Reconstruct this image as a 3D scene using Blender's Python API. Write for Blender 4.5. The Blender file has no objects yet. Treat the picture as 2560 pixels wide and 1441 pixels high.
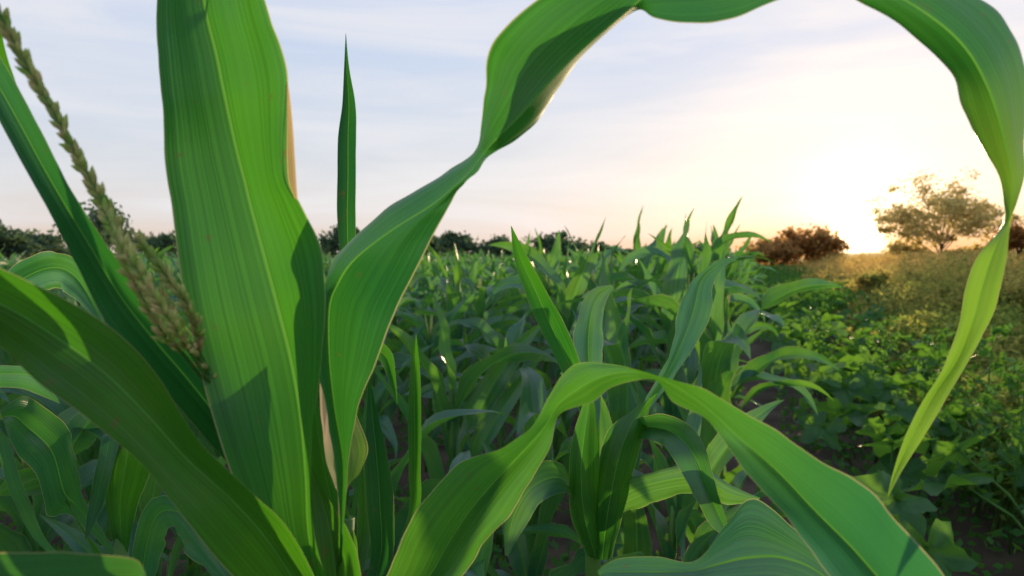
import bpy, math, random
import numpy as np
from mathutils import Vector, Matrix
rad=math.radians
scene=bpy.context.scene
col=scene.collection
R0=random.Random(11)

# ---------------------------------------------------------------- camera
CAMZ=1.25; F=1707.0; PITCH=math.atan(88/1707)
cam_d=bpy.data.cameras.new('camera'); cam=bpy.data.objects.new('camera',cam_d); col.objects.link(cam)
cam.location=(0,0,CAMZ); cam.rotation_euler=(rad(90)-PITCH,0,0)
cam_d.lens=24; cam_d.sensor_width=36; cam_d.clip_start=0.02; cam_d.clip_end=2000
cam_d.dof.use_dof=True; cam_d.dof.focus_distance=0.75; cam_d.dof.aperture_fstop=8
scene.camera=cam
fw=np.array([0,math.cos(PITCH),-math.sin(PITCH)]); up=np.array([0,math.sin(PITCH),math.cos(PITCH)]); rt=np.array([1.0,0,0])
def PX(px,py,d):
    return np.array([0,0,CAMZ])+d*(fw+(px-1280)/F*rt-(py-720.5)/F*up)

# ---------------------------------------------------------------- materials
def nm(name):
    m=bpy.data.materials.new(name); m.use_nodes=True; nt=m.node_tree; nt.nodes.clear()
    return m,nt,nt.nodes,nt.links
def mathn(N,L,op,a,b=None,clamp=False):
    n=N.new('ShaderNodeMath'); n.operation=op; n.use_clamp=clamp
    for i,v in enumerate((a,b)):
        if v is None: continue
        if isinstance(v,(int,float)): n.inputs[i].default_value=v
        else: L.new(v,n.inputs[i])
    return n.outputs[0]
def mix(N,L,f,a,b,bt='MIX'):
    n=N.new('ShaderNodeMix'); n.data_type='RGBA'; n.blend_type=bt
    for k,v in ((0,f),(6,a),(7,b)):
        if isinstance(v,(int,float)): n.inputs[k].default_value=v
        elif isinstance(v,tuple): n.inputs[k].default_value=v if len(v)==4 else (*v,1)
        else: L.new(v,n.inputs[k])
    return n.outputs[2]
def ramp(N,L,f,stops):
    n=N.new('ShaderNodeValToRGB'); e=n.color_ramp.elements
    while len(e)<len(stops): e.new(0.5)
    for k,(p,c) in enumerate(stops):
        e[k].position=p; e[k].color=(*c,1) if len(c)==3 else c
    L.new(f,n.inputs[0]); return n.outputs[0]

def corn_mat(name,c1,c2,tc,trans=0.4,rough=0.42,veinscale=58,spec=0.5,cool=(0.02,0.12,0.07),edgek=.35,pscale=7,sungold=None,tip=None,streak=False):
    m,nt,N,L=nm(name)
    uv=N.new('ShaderNodeUVMap'); uv.uv_map='UVMap'
    sep=N.new('ShaderNodeSeparateXYZ'); L.new(uv.outputs[0],sep.inputs[0])
    u,v=sep.outputs[0],sep.outputs[1]
    oi=N.new('ShaderNodeObjectInfo')
    def stripes(sc,vs,det=2):
        cmb=N.new('ShaderNodeCombineXYZ'); L.new(mathn(N,L,'MULTIPLY',u,sc),cmb.inputs[0]); L.new(mathn(N,L,'MULTIPLY',v,vs),cmb.inputs[1]); L.new(mathn(N,L,'MULTIPLY',oi.outputs['Random'],50),cmb.inputs[2])
        nz=N.new('ShaderNodeTexNoise'); nz.inputs['Scale'].default_value=1; nz.inputs['Detail'].default_value=det; nz.inputs['Roughness'].default_value=.6; L.new(cmb.outputs[0],nz.inputs['Vector']); return nz.outputs[0]
    fine=stripes(veinscale,0.10); wide=stripes(veinscale*.16,0.14)
    geo=N.new('ShaderNodeTexCoord')
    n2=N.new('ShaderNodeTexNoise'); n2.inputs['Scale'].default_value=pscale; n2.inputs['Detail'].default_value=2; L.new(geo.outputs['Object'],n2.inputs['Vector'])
    sfac=ramp(N,L,fine,[(0.36,(0,0,0)),(0.64,(1,1,1))])
    wfac=ramp(N,L,wide,[(0.33,(0,0,0)),(0.67,(1,1,1))])
    sfac=mix(N,L,.30,sfac,wfac)
    base=mix(N,L,sfac,c1,c2)
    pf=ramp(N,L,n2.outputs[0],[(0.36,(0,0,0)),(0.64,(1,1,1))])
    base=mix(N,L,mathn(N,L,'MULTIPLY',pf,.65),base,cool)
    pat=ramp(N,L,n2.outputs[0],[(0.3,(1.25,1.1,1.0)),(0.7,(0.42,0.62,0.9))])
    hs=N.new('ShaderNodeHueSaturation'); L.new(base,hs.inputs['Color'])
    L.new(mathn(N,L,'ADD',mathn(N,L,'MULTIPLY',oi.outputs['Random'],0.05),0.475),hs.inputs['Hue'])
    L.new(mathn(N,L,'ADD',mathn(N,L,'MULTIPLY',oi.outputs['Random'],0.4),0.8),hs.inputs['Value'])
    base=hs.outputs[0]
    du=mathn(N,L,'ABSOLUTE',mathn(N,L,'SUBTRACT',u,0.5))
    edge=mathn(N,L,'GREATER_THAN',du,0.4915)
    n3=N.new('ShaderNodeTexNoise'); n3.inputs['Scale'].default_value=70; n3.inputs['Detail'].default_value=2; L.new(geo.outputs['Object'],n3.inputs['Vector'])
    fl=ramp(N,L,n3.outputs[0],[(0.69,(0,0,0)),(0.75,(1,1,1))])
    base=mix(N,L,mathn(N,L,'MULTIPLY',fl,0.6),base,(0.10,0.10,0.03))
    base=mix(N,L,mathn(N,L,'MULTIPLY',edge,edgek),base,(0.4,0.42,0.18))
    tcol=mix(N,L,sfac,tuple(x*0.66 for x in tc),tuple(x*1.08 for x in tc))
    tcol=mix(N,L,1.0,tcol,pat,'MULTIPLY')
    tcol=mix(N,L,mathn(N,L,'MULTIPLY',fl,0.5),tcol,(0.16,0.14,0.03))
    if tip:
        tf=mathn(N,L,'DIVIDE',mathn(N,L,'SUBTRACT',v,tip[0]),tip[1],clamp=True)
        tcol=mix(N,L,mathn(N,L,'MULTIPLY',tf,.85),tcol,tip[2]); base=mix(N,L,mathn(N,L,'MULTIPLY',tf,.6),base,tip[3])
    if sungold:
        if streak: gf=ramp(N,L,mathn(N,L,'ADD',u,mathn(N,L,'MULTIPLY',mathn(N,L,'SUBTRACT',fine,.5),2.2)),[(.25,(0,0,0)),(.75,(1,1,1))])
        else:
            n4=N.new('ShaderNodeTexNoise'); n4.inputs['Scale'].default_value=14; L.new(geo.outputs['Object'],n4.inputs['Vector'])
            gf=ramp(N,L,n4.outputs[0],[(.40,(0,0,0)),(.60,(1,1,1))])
        tcol=mix(N,L,gf,tcol,sungold); base=mix(N,L,mathn(N,L,'MULTIPLY',gf,.7),base,tuple(x*.45 for x in sungold))
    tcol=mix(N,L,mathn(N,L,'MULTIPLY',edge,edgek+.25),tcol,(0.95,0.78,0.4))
    bp=N.new('ShaderNodeBump'); bp.inputs['Strength'].default_value=0.5; bp.inputs['Distance'].default_value=0.0014; L.new(mix(N,L,.4,fine,wide),bp.inputs['Height'])
    p=N.new('ShaderNodeBsdfPrincipled'); L.new(base,p.inputs['Base Color']); p.inputs['Roughness'].default_value=rough; L.new(bp.outputs[0],p.inputs['Normal'])
    p.inputs['Specular IOR Level'].default_value=spec
    t=N.new('ShaderNodeBsdfTranslucent'); L.new(tcol,t.inputs['Color']); L.new(bp.outputs[0],t.inputs['Normal'])
    ms=N.new('ShaderNodeMixShader'); ms.inputs[0].default_value=trans; L.new(p.outputs[0],ms.inputs[1]); L.new(t.outputs[0],ms.inputs[2])
    o=N.new('ShaderNodeOutputMaterial'); L.new(ms.outputs[0],o.inputs[0])
    return m
def simple_mat(name,c1,c2,scale=8,rough=0.7,trans=0.0,tc=None,bump=0.0,coord='Object',spec=0.3,tc2=None,yfade=None):
    m,nt,N,L=nm(name)
    g=N.new('ShaderNodeTexCoord'); nz=N.new('ShaderNodeTexNoise'); nz.inputs['Scale'].default_value=scale; nz.inputs['Detail'].default_value=6
    L.new(g.outputs[coord],nz.inputs['Vector'])
    f=ramp(N,L,nz.outputs[0],[(0.35,(0,0,0)),(0.65,(1,1,1))])
    if yfade:   # colour warms with distance: sun haze painted into the plants
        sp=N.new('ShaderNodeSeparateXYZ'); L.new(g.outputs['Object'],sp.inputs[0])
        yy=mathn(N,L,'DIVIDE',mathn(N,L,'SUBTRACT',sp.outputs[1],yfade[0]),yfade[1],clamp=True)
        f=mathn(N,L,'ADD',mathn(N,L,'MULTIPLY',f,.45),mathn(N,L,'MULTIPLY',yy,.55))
    base=mix(N,L,f,c1,c2)
    p=N.new('ShaderNodeBsdfPrincipled'); L.new(base,p.inputs['Base Color']); p.inputs['Roughness'].default_value=rough; p.inputs['Specular IOR Level'].default_value=spec
    if bump:
        bp=N.new('ShaderNodeBump'); bp.inputs['Strength'].default_value=bump; bp.inputs['Distance'].default_value=0.03; L.new(nz.outputs[0],bp.inputs['Height']); L.new(bp.outputs[0],p.inputs['Normal'])
    out=p.outputs[0]
    if trans:
        t=N.new('ShaderNodeBsdfTranslucent'); t.inputs['Color'].default_value=(*tc,1)
        if tc2: L.new(mix(N,L,f,tc,tc2),t.inputs['Color'])
        ms=N.new('ShaderNodeMixShader'); ms.inputs[0].default_value=trans; L.new(out,ms.inputs[1]); L.new(t.outputs[0],ms.inputs[2]); out=ms.outputs[0]
    o=N.new('ShaderNodeOutputMaterial'); L.new(out,o.inputs[0])
    return m
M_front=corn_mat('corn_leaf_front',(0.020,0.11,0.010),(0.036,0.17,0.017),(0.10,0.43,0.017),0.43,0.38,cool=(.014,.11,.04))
M_arch=corn_mat('corn_leaf_arch',(0.015,0.095,0.018),(0.028,0.145,0.030),(0.065,0.34,0.026),0.42,0.36,cool=(.013,.10,.05),tip=(6.9,.7,(.34,.66,.05),(.07,.19,.02)))  # tip colours paint the backlit glow of the hanging end
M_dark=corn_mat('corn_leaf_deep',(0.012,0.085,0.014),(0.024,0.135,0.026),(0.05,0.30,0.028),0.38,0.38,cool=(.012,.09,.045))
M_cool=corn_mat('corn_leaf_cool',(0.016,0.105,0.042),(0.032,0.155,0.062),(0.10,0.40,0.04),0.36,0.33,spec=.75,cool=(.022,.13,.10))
M_sheen=corn_mat('corn_leaf_sheen',(0.018,0.11,0.028),(0.034,0.165,0.04),(0.12,0.45,0.025),0.40,0.34,spec=.75,cool=(.022,.13,.07),tip=(3.6,1.2,(.05,.30,.07),(.02,.13,.105)))  # tip colours paint a bluish sky sheen on the outer half
M_gold=corn_mat('corn_leaf_gold',(0.05,0.15,0.02),(0.08,0.20,0.03),(0.20,0.42,0.04),0.62,0.45,veinscale=30,sungold=(1.0,.62,.32))  # gold patches paint sunlight coming through the leaf
M_sunmargin=corn_mat('corn_leaf_painted_sun',(0.04,0.15,0.02),(0.06,0.19,0.03),(0.12,0.42,0.03),0.62,0.45,veinscale=9,sungold=(1.0,.66,.30),streak=True,pscale=2)
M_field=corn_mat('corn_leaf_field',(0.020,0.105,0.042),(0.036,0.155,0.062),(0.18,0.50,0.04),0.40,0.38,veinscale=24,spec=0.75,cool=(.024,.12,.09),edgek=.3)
M_rib=simple_mat('midrib_pale',(0.045,0.18,0.03),(0.07,0.21,0.045),20,0.5,0.45,(0.15,0.46,0.05))
M_stalk=simple_mat('corn_stalk_green',(0.05,0.15,0.025),(0.09,0.21,0.04),12,0.55,0.2,(0.3,0.6,0.1))
M_tassel=simple_mat('tassel_spikelets',(0.18,0.30,0.08),(0.52,0.44,0.24),110,0.6,0.6,(0.70,0.92,0.25),tc2=(1.0,.9,.6))
M_squash=simple_mat('squash_leaf',(0.022,0.095,0.030),(0.05,0.16,0.04),9,0.5,0.40,(0.22,0.50,0.04),bump=0.3)
M_soil=simple_mat('soil_earth',(0.035,0.024,0.017),(0.09,0.065,0.045),3,0.95,bump=0.8)
M_bark=simple_mat('tree_bark',(0.05,0.035,0.025),(0.10,0.07,0.05),6,0.9)
M_barkw=simple_mat('tree_bark_warm',(0.20,0.14,0.08),(0.28,0.20,0.11),6,0.9)
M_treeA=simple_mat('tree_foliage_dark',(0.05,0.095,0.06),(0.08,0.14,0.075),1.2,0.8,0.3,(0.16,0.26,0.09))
M_treeB=simple_mat('tree_foliage_warm',(0.13,0.095,0.035),(0.20,0.14,0.05),1.2,0.7,0.5,(0.85,0.48,0.14))  # warm haze near the sun is painted into this foliage colour
M_treeC=simple_mat('tree_foliage_golden',(0.20,0.19,0.07),(0.30,0.25,0.10),1.2,0.7,0.5,(0.98,0.78,0.26))  # pale gold paints the sun's glow into the foliage
M_shrub=simple_mat('shrub_foliage',(0.06,0.11,0.03),(0.14,0.13,0.045),1.5,0.8,0.5,(0.42,0.46,0.08),tc2=(.8,.55,.16),spec=.1)
M_weed=simple_mat('weed_foliage',(0.045,0.10,0.026),(0.22,0.15,0.05),0.5,0.8,0.58,(0.24,0.42,0.06),tc2=(1.0,.64,.20),yfade=(6,15),spec=.1)  # second colours are orange to paint the haze over the far weeds
M_weedg=simple_mat('weed_green',(0.02,0.09,0.022),(0.05,0.15,0.035),3,0.7,0.3,(0.16,0.40,0.04),spec=.1)

# ---------------------------------------------------------------- mesh helper
class MB:
    def __init__(s): s.v=[];s.f=[];s.uv=[];s.n=0
    def add(s,v,f,uv=None):
        v=np.asarray(v,float).reshape(-1,3); s.v.append(v); s.f+= [tuple(i+s.n for i in q) for q in f]
        s.uv.append(np.asarray(uv,float).reshape(-1,2) if uv is not None else np.full((len(v),2),0.3)); s.n+=len(v)
    def grid(s,P,UV=None):
        n,m=P.shape[:2]
        f=[(i*m+j,i*m+j+1,(i+1)*m+j+1,(i+1)*m+j) for i in range(n-1) for j in range(m-1)]
        s.add(P.reshape(-1,3),f,None if UV is None else UV.reshape(-1,2))
    def tube(s,pts,rs,seg=8,cap=True):
        pts=np.asarray(pts,float); n=len(pts); V=[]
        for i in range(n):
            t=pts[min(i+1,n-1)]-pts[max(i-1,0)]; t/=np.linalg.norm(t)+1e-9
            a=np.cross(t,[0.13,0.97,0.2] if abs(t[1])<0.9 else [1,0,0]); a/=np.linalg.norm(a); b=np.cross(t,a)
            for k in range(seg):
                q=2*math.pi*k/seg; V.append(pts[i]+rs[i]*(math.cos(q)*a+math.sin(q)*b))
        f=[(i*seg+k,i*seg+(k+1)%seg,(i+1)*seg+(k+1)%seg,(i+1)*seg+k) for i in range(n-1) for k in range(seg)]
        if cap: f+=[tuple(range(seg))[::-1],tuple((n-1)*seg+k for k in range(seg))]
        s.add(V,f)
    def mesh(s,name,mat,off=None,smooth=True):
        V=np.concatenate(s.v); 
        if off is not None: V=V-np.asarray(off)
        me=bpy.data.meshes.new(name); me.from_pydata(V.tolist(),[],s.f)
        uvl=me.uv_layers.new(name='UVMap'); UV=np.concatenate(s.uv)
        li=np.empty(len(me.loops),dtype=np.int32); me.loops.foreach_get('vertex_index',li)
        uvl.data.foreach_set('uv',UV[li].ravel().astype(np.float32))
        me.materials.append(mat)
        me.polygons.foreach_set('use_smooth',[smooth]*len(me.polygons)); me.update()
        return me
def ob(name,me,parent=None):
    o=bpy.data.objects.new(name,me); col.objects.link(o)
    if parent is not None: o.parent=parent
    return o
def tag(o,label=None,cat=None,group=None,kind=None):
    if label: o['label']=label
    if cat: o['category']=cat
    if group: o['group']=group
    if kind: o['kind']=kind
    return o
def empty(name,loc,rz=0,sc=1):
    o=bpy.data.objects.new(name,None); col.objects.link(o); o.location=loc; o.rotation_euler=(0,0,rz); o.scale=(sc,)*3; o.empty_display_size=0.1
    return o

# ---------------------------------------------------------------- pixel-measured leaves of the near plants
def catmull(A,sub):
    A=np.asarray(A,float); n=len(A); out=[]
    for i in range(n-1):
        p0=A[max(i-1,0)];p1=A[i];p2=A[i+1];p3=A[min(i+2,n-1)]
        for k in range(sub):
            t=k/sub
            out.append(0.5*((2*p1)+(-p0+p2)*t+(2*p0-5*p1+4*p2-p3)*t*t+(-p0+3*p1-3*p2+p3)*t**3))
    out.append(A[-1]); return np.array(out)
RF=0.024
def blade(st,seed=0,bulge=0.07,wave=0.02,sub=8,nc=8,ripple=0.0):
    """stations: (Lx,Ly,Ld, Mx,My,Md, Rx,Ry,Rd) -> left half, right half and midrib strips of one long leaf"""
    W=[np.concatenate([PX(*s[0:3]),PX(*s[3:6]),PX(*s[6:9])]) for s in st]
    C=catmull(W,sub); n=len(C); Lp,Mp,Rp=C[:,:3],C[:,3:6],C[:,6:9]
    T=np.gradient(Mp,axis=0); T/=np.linalg.norm(T,axis=1,keepdims=True)+1e-9
    arc=np.concatenate([[0],np.cumsum(np.linalg.norm(np.diff(Mp,axis=0),axis=1))])
    rr=random.Random(seed); ph=[rr.random()*6.28 for _ in range(6)]; out=[]
    for side,E in enumerate((Lp,Rp)):
        D=E-Mp; w=np.linalg.norm(D,axis=1,keepdims=True); Nn=np.cross(T,D); Nn/=np.linalg.norm(Nn,axis=1,keepdims=True)+1e-9
        if side==0: Nn=-Nn
        wv=(np.sin(arc*55+ph[side])*0.6+np.sin(arc*131+ph[side+2])*0.3+0.1*np.sin(arc*290+ph[side+4]))[:,None]
        ts=[0,RF]+[RF+(1-RF)*k/nc for k in range(1,nc+1)]
        P=np.zeros((n,len(ts),3)); UV=np.zeros((n,len(ts),2))
        for j,t in enumerate(ts):
            P[:,j]=Mp+D*t-Nn*(bulge*w*math.sin(math.pi*t))+Nn*wv*wave*np.minimum(w,0.03)*2*t**3
            if ripple: P[:,j]+=Nn*(ripple*w*np.sin(t*9+arc*8+ph[side])[:,None]*t)
            UV[:,j,0]=0.5+(-0.5*t if side==0 else 0.5*t); UV[:,j,1]=arc*10
        out.append((P,UV))
    return out
def near_leaf(parent,loc,st,mat,seed=0,name='leaf',ribs=True,**kw):
    (PL,UL),(PR,UR)=blade(st,seed,**kw); s=1 if ribs else 0
    b=MB(); b.grid(PL[:,s:],UL[:,s:]); b.grid(PR[:,s:],UR[:,s:]); o=ob(name,b.mesh(name,mat,loc),parent)
    if ribs:
        m=MB(); m.grid(np.stack([PL[:,1],PL[:,0],PR[:,1]],1)); ob('midrib',m.mesh('midrib',M_rib,loc),o)
    return o

# ---- foreground plant
base=PX(845,1500,0.5); FL=(float(base[0]),float(base[1]),0.0)
fp=empty('corn_plant',FL); tag(fp,'large foreground corn plant, one of its broad leaves arching over the whole view','corn plant')
tp=PX(862,1230,0.52)
sk=MB(); zz=np.linspace(0,tp[2]-0.02,16)
sk.tube([(FL[0]+(tp[0]-FL[0])*(z/tp[2])**3,FL[1]+(tp[1]-FL[1])*(z/tp[2])**3,z) for z in zz],[0.014-0.008*(z/tp[2])+(0.0015 if i%3==0 else 0) for i,z in enumerate(zz)],12)
ob('stalk',sk.mesh('stalk',M_stalk,FL),fp)
big=near_leaf(fp,FL,[
 (410,-420,.50, 480,-420,.53, 570,-420,.50),
 (398,-200,.47, 490,-200,.505, 620,-200,.465),
 (394,0,.44, 508,0,.475, 664,0,.432),
 (396,140,.43, 540,140,.463, 702,130,.422),
 (400,200,.426, 552,200,.459, 717,205,.418),
 (406,260,.42, 565,262,.455, 714,262,.413),
 (410,330,.417, 580,330,.450, 710,325,.409),
 (413,400,.415, 597,400,.445, 708,390,.407),
 (420,460,.412, 612,455,.441, 712,450,.406),
 (430,520,.41, 625,510,.438, 740,500,.409),
 (446,660,.405, 660,640,.432, 798,620,.41),
 (470,800,.40, 695,770,.43, 812,730,.41),
 (508,960,.405, 728,900,.434, 803,870,.415),
 (550,1110,.41, 752,1040,.442, 785,1020,.425),
 (600,1240,.42, 765,1190,.45, 776,1180,.435),
 (660,1350,.43, 772,1340,.46, 780,1320,.445),
 (745,1450,.45, 800,1460,.47, 812,1440,.46),
 (825,1580,.49, 838,1580,.495, 850,1580,.49)],M_front,1,wave=0.02,ripple=.025)
# thin strip added to the broad leaf's edge, sunlit gold painted in as streaks
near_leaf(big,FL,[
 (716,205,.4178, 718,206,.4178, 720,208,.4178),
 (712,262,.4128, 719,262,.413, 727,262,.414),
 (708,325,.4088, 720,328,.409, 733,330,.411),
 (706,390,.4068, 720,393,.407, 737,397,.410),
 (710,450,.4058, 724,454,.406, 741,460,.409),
 (730,492,.4078, 737,496,.408, 744,502,.409)],M_sunmargin,14,ribs=False,name='painted_sun_margin',bulge=.02,wave=0)
near_leaf(fp,FL,[
 (-220,-120,.47, -200,-140,.475, -180,-160,.47),
 (-110,90,.43, -90,65,.44, -55,40,.43),
 (0,305,.40, 30,275,.41, 52,235,.40),
 (90,470,.39, 120,440,.40, 145,415,.39),
 (180,640,.385, 215,600,.40, 240,575,.385),
 (258,790,.39, 300,740,.405, 335,700,.39),
 (330,890,.40, 385,850,.42, 440,790,.40),
 (420,990,.42, 470,950,.44, 520,900,.42),
 (520,1100,.44, 555,1060,.46, 590,1020,.44),
 (660,1280,.47, 690,1260,.48, 710,1240,.475),
 (830,1560,.50, 836,1560,.50, 842,1560,.50)],M_dark,2,ripple=.02)
near_leaf(fp,FL,[
 (-60,-120,.46, -50,-125,.465,-40,-130,.46),
 (-50,80,.45, -25,70,.46, 0,60,.45),
 (0,260,.44, 25,235,.45, 42,215,.44),
 (50,350,.44, 70,330,.45, 92,318,.44),
 (100,440,.44, 116,430,.45, 128,420,.44),
 (200,640,.46, 206,636,.46, 212,632,.46),
 (420,920,.49, 424,916,.49, 428,912,.49),
 (830,1540,.51, 834,1540,.51, 838,1540,.51)],M_front,3,ribs=False)
near_leaf(fp,FL,[
 (-420,560,.36, -420,520,.37, -420,500,.36),
 (-200,740,.33, -200,680,.35, -200,585,.33),
 (-20,850,.32, 0,760,.345, 0,672,.33),
 (90,945,.32, 150,850,.345, 150,745,.335),
 (215,1040,.325, 270,940,.350, 300,842,.345),
 (320,1130,.335, 370,1040,.360, 395,945,.355),
 (410,1230,.35, 470,1150,.375, 500,1105,.37),
 (500,1345,.37, 590,1260,.395, 630,1235,.39),
 (590,1450,.40, 690,1380,.425, 740,1350,.415),
 (760,1580,.46, 800,1560,.47, 830,1540,.465)],M_front,4,ripple=.03)
# long twisting leaf arching over the view
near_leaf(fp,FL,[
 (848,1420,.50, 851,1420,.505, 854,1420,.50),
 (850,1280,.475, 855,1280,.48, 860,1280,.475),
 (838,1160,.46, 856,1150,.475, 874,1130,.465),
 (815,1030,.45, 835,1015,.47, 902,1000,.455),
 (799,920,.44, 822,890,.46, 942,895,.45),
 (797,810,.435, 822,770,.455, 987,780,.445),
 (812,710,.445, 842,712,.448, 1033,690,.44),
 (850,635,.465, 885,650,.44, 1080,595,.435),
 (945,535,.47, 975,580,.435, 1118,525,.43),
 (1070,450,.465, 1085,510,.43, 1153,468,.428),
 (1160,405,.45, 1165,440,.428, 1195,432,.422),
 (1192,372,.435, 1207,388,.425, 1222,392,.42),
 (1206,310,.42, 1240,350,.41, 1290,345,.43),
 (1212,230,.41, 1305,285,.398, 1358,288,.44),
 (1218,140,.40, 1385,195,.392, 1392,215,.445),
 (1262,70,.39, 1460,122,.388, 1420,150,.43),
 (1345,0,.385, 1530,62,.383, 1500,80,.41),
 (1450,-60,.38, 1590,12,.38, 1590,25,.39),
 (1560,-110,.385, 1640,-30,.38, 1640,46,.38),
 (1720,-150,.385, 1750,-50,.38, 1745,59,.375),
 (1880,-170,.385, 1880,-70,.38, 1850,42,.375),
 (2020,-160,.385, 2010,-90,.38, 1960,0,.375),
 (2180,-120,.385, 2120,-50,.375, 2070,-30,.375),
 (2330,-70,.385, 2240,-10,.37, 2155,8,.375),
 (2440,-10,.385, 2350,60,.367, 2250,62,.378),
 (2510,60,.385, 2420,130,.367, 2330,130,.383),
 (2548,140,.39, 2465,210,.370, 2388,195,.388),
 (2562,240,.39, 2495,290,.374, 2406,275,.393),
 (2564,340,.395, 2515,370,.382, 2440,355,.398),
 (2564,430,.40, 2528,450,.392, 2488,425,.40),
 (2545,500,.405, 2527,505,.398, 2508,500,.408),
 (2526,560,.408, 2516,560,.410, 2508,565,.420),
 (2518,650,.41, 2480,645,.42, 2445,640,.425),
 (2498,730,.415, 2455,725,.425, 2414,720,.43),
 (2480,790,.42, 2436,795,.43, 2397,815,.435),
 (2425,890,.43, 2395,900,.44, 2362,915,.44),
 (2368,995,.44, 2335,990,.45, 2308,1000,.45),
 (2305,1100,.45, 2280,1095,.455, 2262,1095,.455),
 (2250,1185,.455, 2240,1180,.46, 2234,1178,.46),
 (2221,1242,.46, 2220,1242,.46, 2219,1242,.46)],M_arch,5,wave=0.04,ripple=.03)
# lower arching leaf on the right
near_leaf(fp,FL,[
 (850,1640,.50, 870,1640,.505, 885,1640,.50),
 (925,1530,.49, 985,1540,.51, 1040,1550,.49),
 (975,1430,.485, 1070,1445,.51, 1155,1440,.485),
 (1005,1340,.48, 1120,1360,.505, 1212,1360,.48),
 (1070,1245,.475, 1180,1270,.50, 1272,1285,.475),
 (1160,1158,.475, 1260,1180,.495, 1322,1205,.475),
 (1262,1112,.475, 1325,1110,.485, 1375,1125,.475),
 (1330,1065,.47, 1365,1062,.475, 1388,1060,.475),
 (1372,992,.465, 1395,1012,.46, 1410,1028,.465),
 (1402,940,.455, 1440,975,.445, 1482,1007,.45),
 (1450,908,.445, 1495,945,.435, 1530,968,.44),
 (1530,912,.435, 1560,930,.43, 1590,950,.432),
 (1610,928,.425, 1625,938,.428, 1642,950,.435),
 (1680,945,.41, 1690,965,.42, 1685,1000,.435),
 (1760,975,.40, 1770,1020,.412, 1752,1040,.425),
 (1860,1032,.39, 1850,1095,.404, 1800,1090,.41),
 (1980,1100,.38, 1950,1185,.398, 1865,1185,.39),
 (2100,1170,.37, 2040,1280,.391, 1950,1290,.378),
 (2190,1235,.36, 2130,1370,.381, 2035,1385,.368),
 (2262,1330,.35, 2210,1460,.370, 2105,1480,.358),
 (2345,1425,.345, 2290,1540,.36, 2180,1560,.35),
 (2430,1540,.345, 2380,1640,.35, 2290,1650,.345),
 (2520,1720,.345, 2500,1740,.35, 2480,1750,.345)],M_sheen,6,wave=0.05,ripple=.03)
near_leaf(fp,FL,[
 (864,84,.60, 864.5,84,.60, 865,84,.60),
 (860,170,.60, 866,170,.603, 873,170,.60),
 (856,260,.60, 872,260,.606, 888,258,.60),
 (845,340,.60, 870,340,.607, 890,340,.60),
 (843,440,.60, 870,440,.607, 890,440,.60),
 (843,540,.60, 868,540,.607, 889,540,.60),
 (850,640,.60, 870,640,.605, 888,640,.60),
 (858,780,.59, 872,780,.595, 886,780,.59),
 (855,1000,.57, 868,1000,.575, 880,1000,.57),
 (850,1300,.53, 860,1300,.53, 870,1300,.53)],M_dark,7)
near_leaf(fp,FL,[
 (921,942,.58, 922,942,.58, 923,942,.58),(914,1030,.58, 930,1030,.585, 945,1035,.58),(912,1150,.57, 942,1150,.58, 972,1160,.57),
 (916,1270,.56, 950,1270,.57, 985,1280,.56),(925,1400,.55, 950,1400,.56, 978,1410,.55),(880,1600,.52, 890,1600,.52, 900,1600,.52)],M_dark,8)
near_leaf(fp,FL,[
 (1039,838,.62, 1040,838,.62, 1041,838,.62),(1026,920,.62, 1037,920,.625, 1049,920,.62),(1020,1050,.61, 1036,1050,.618, 1053,1050,.61),
 (1022,1180,.60, 1037,1180,.608, 1052,1180,.60),(1020,1290,.59, 1030,1290,.595, 1045,1290,.59),(960,1500,.54, 966,1500,.54, 972,1500,.54),(870,1600,.52, 874,1600,.52, 880,1600,.52)],M_front,9)
near_leaf(fp,FL,[
 (800,880,.47, 802,875,.47, 806,870,.47),(800,960,.47, 825,950,.50, 855,950,.52),(802,1060,.475, 840,1050,.505, 892,1040,.53),
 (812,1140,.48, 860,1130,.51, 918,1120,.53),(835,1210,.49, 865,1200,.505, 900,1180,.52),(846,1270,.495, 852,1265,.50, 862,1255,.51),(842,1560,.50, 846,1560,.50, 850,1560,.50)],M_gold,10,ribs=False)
near_leaf(fp,FL,[
 (770,1165,.505, 772,1160,.505, 776,1155,.505),(776,1240,.50, 800,1240,.505, 822,1250,.50),(778,1340,.49, 825,1330,.50, 872,1330,.49),
 (778,1450,.485, 840,1450,.50, 905,1440,.485),(800,1580,.49, 840,1580,.50, 885,1570,.49),(835,1680,.50, 845,1680,.50, 855,1680,.50)],M_front,11)
near_leaf(fp,FL,[
 (992,1012,.56, 992,1010,.56, 993,1008,.56),(976,960,.56, 984,955,.565, 990,945,.56),(946,900,.56, 962,890,.565, 978,880,.56),
 (925,930,.56, 925,900,.56, 930,870,.56),(900,1100,.55, 905,1100,.55, 912,1100,.55),(865,1400,.52, 870,1400,.52, 875,1400,.52)],M_front,12)
near_leaf(fp,FL,[
 (885,1000,.60, 888,1000,.60, 890,1000,.60),(890,1100,.60, 903,1100,.605, 916,1100,.60),(893,1220,.59, 910,1220,.595, 926,1220,.59),
 (890,1350,.57, 908,1350,.575, 925,1350,.57),(860,1560,.52, 868,1560,.52, 876,1560,.52)],M_front,13)
near_leaf(fp,FL,[
 (782,980,.54, 784,978,.54, 786,975,.54),(775,1080,.54, 795,1080,.545, 815,1075,.54),(778,1180,.53, 815,1190,.54, 845,1185,.53),
 (800,1290,.52, 840,1300,.53, 872,1290,.52),(830,1400,.51, 860,1400,.515, 895,1390,.51),(850,1560,.51, 860,1560,.51, 870,1560,.51)],M_front,15)
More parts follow.
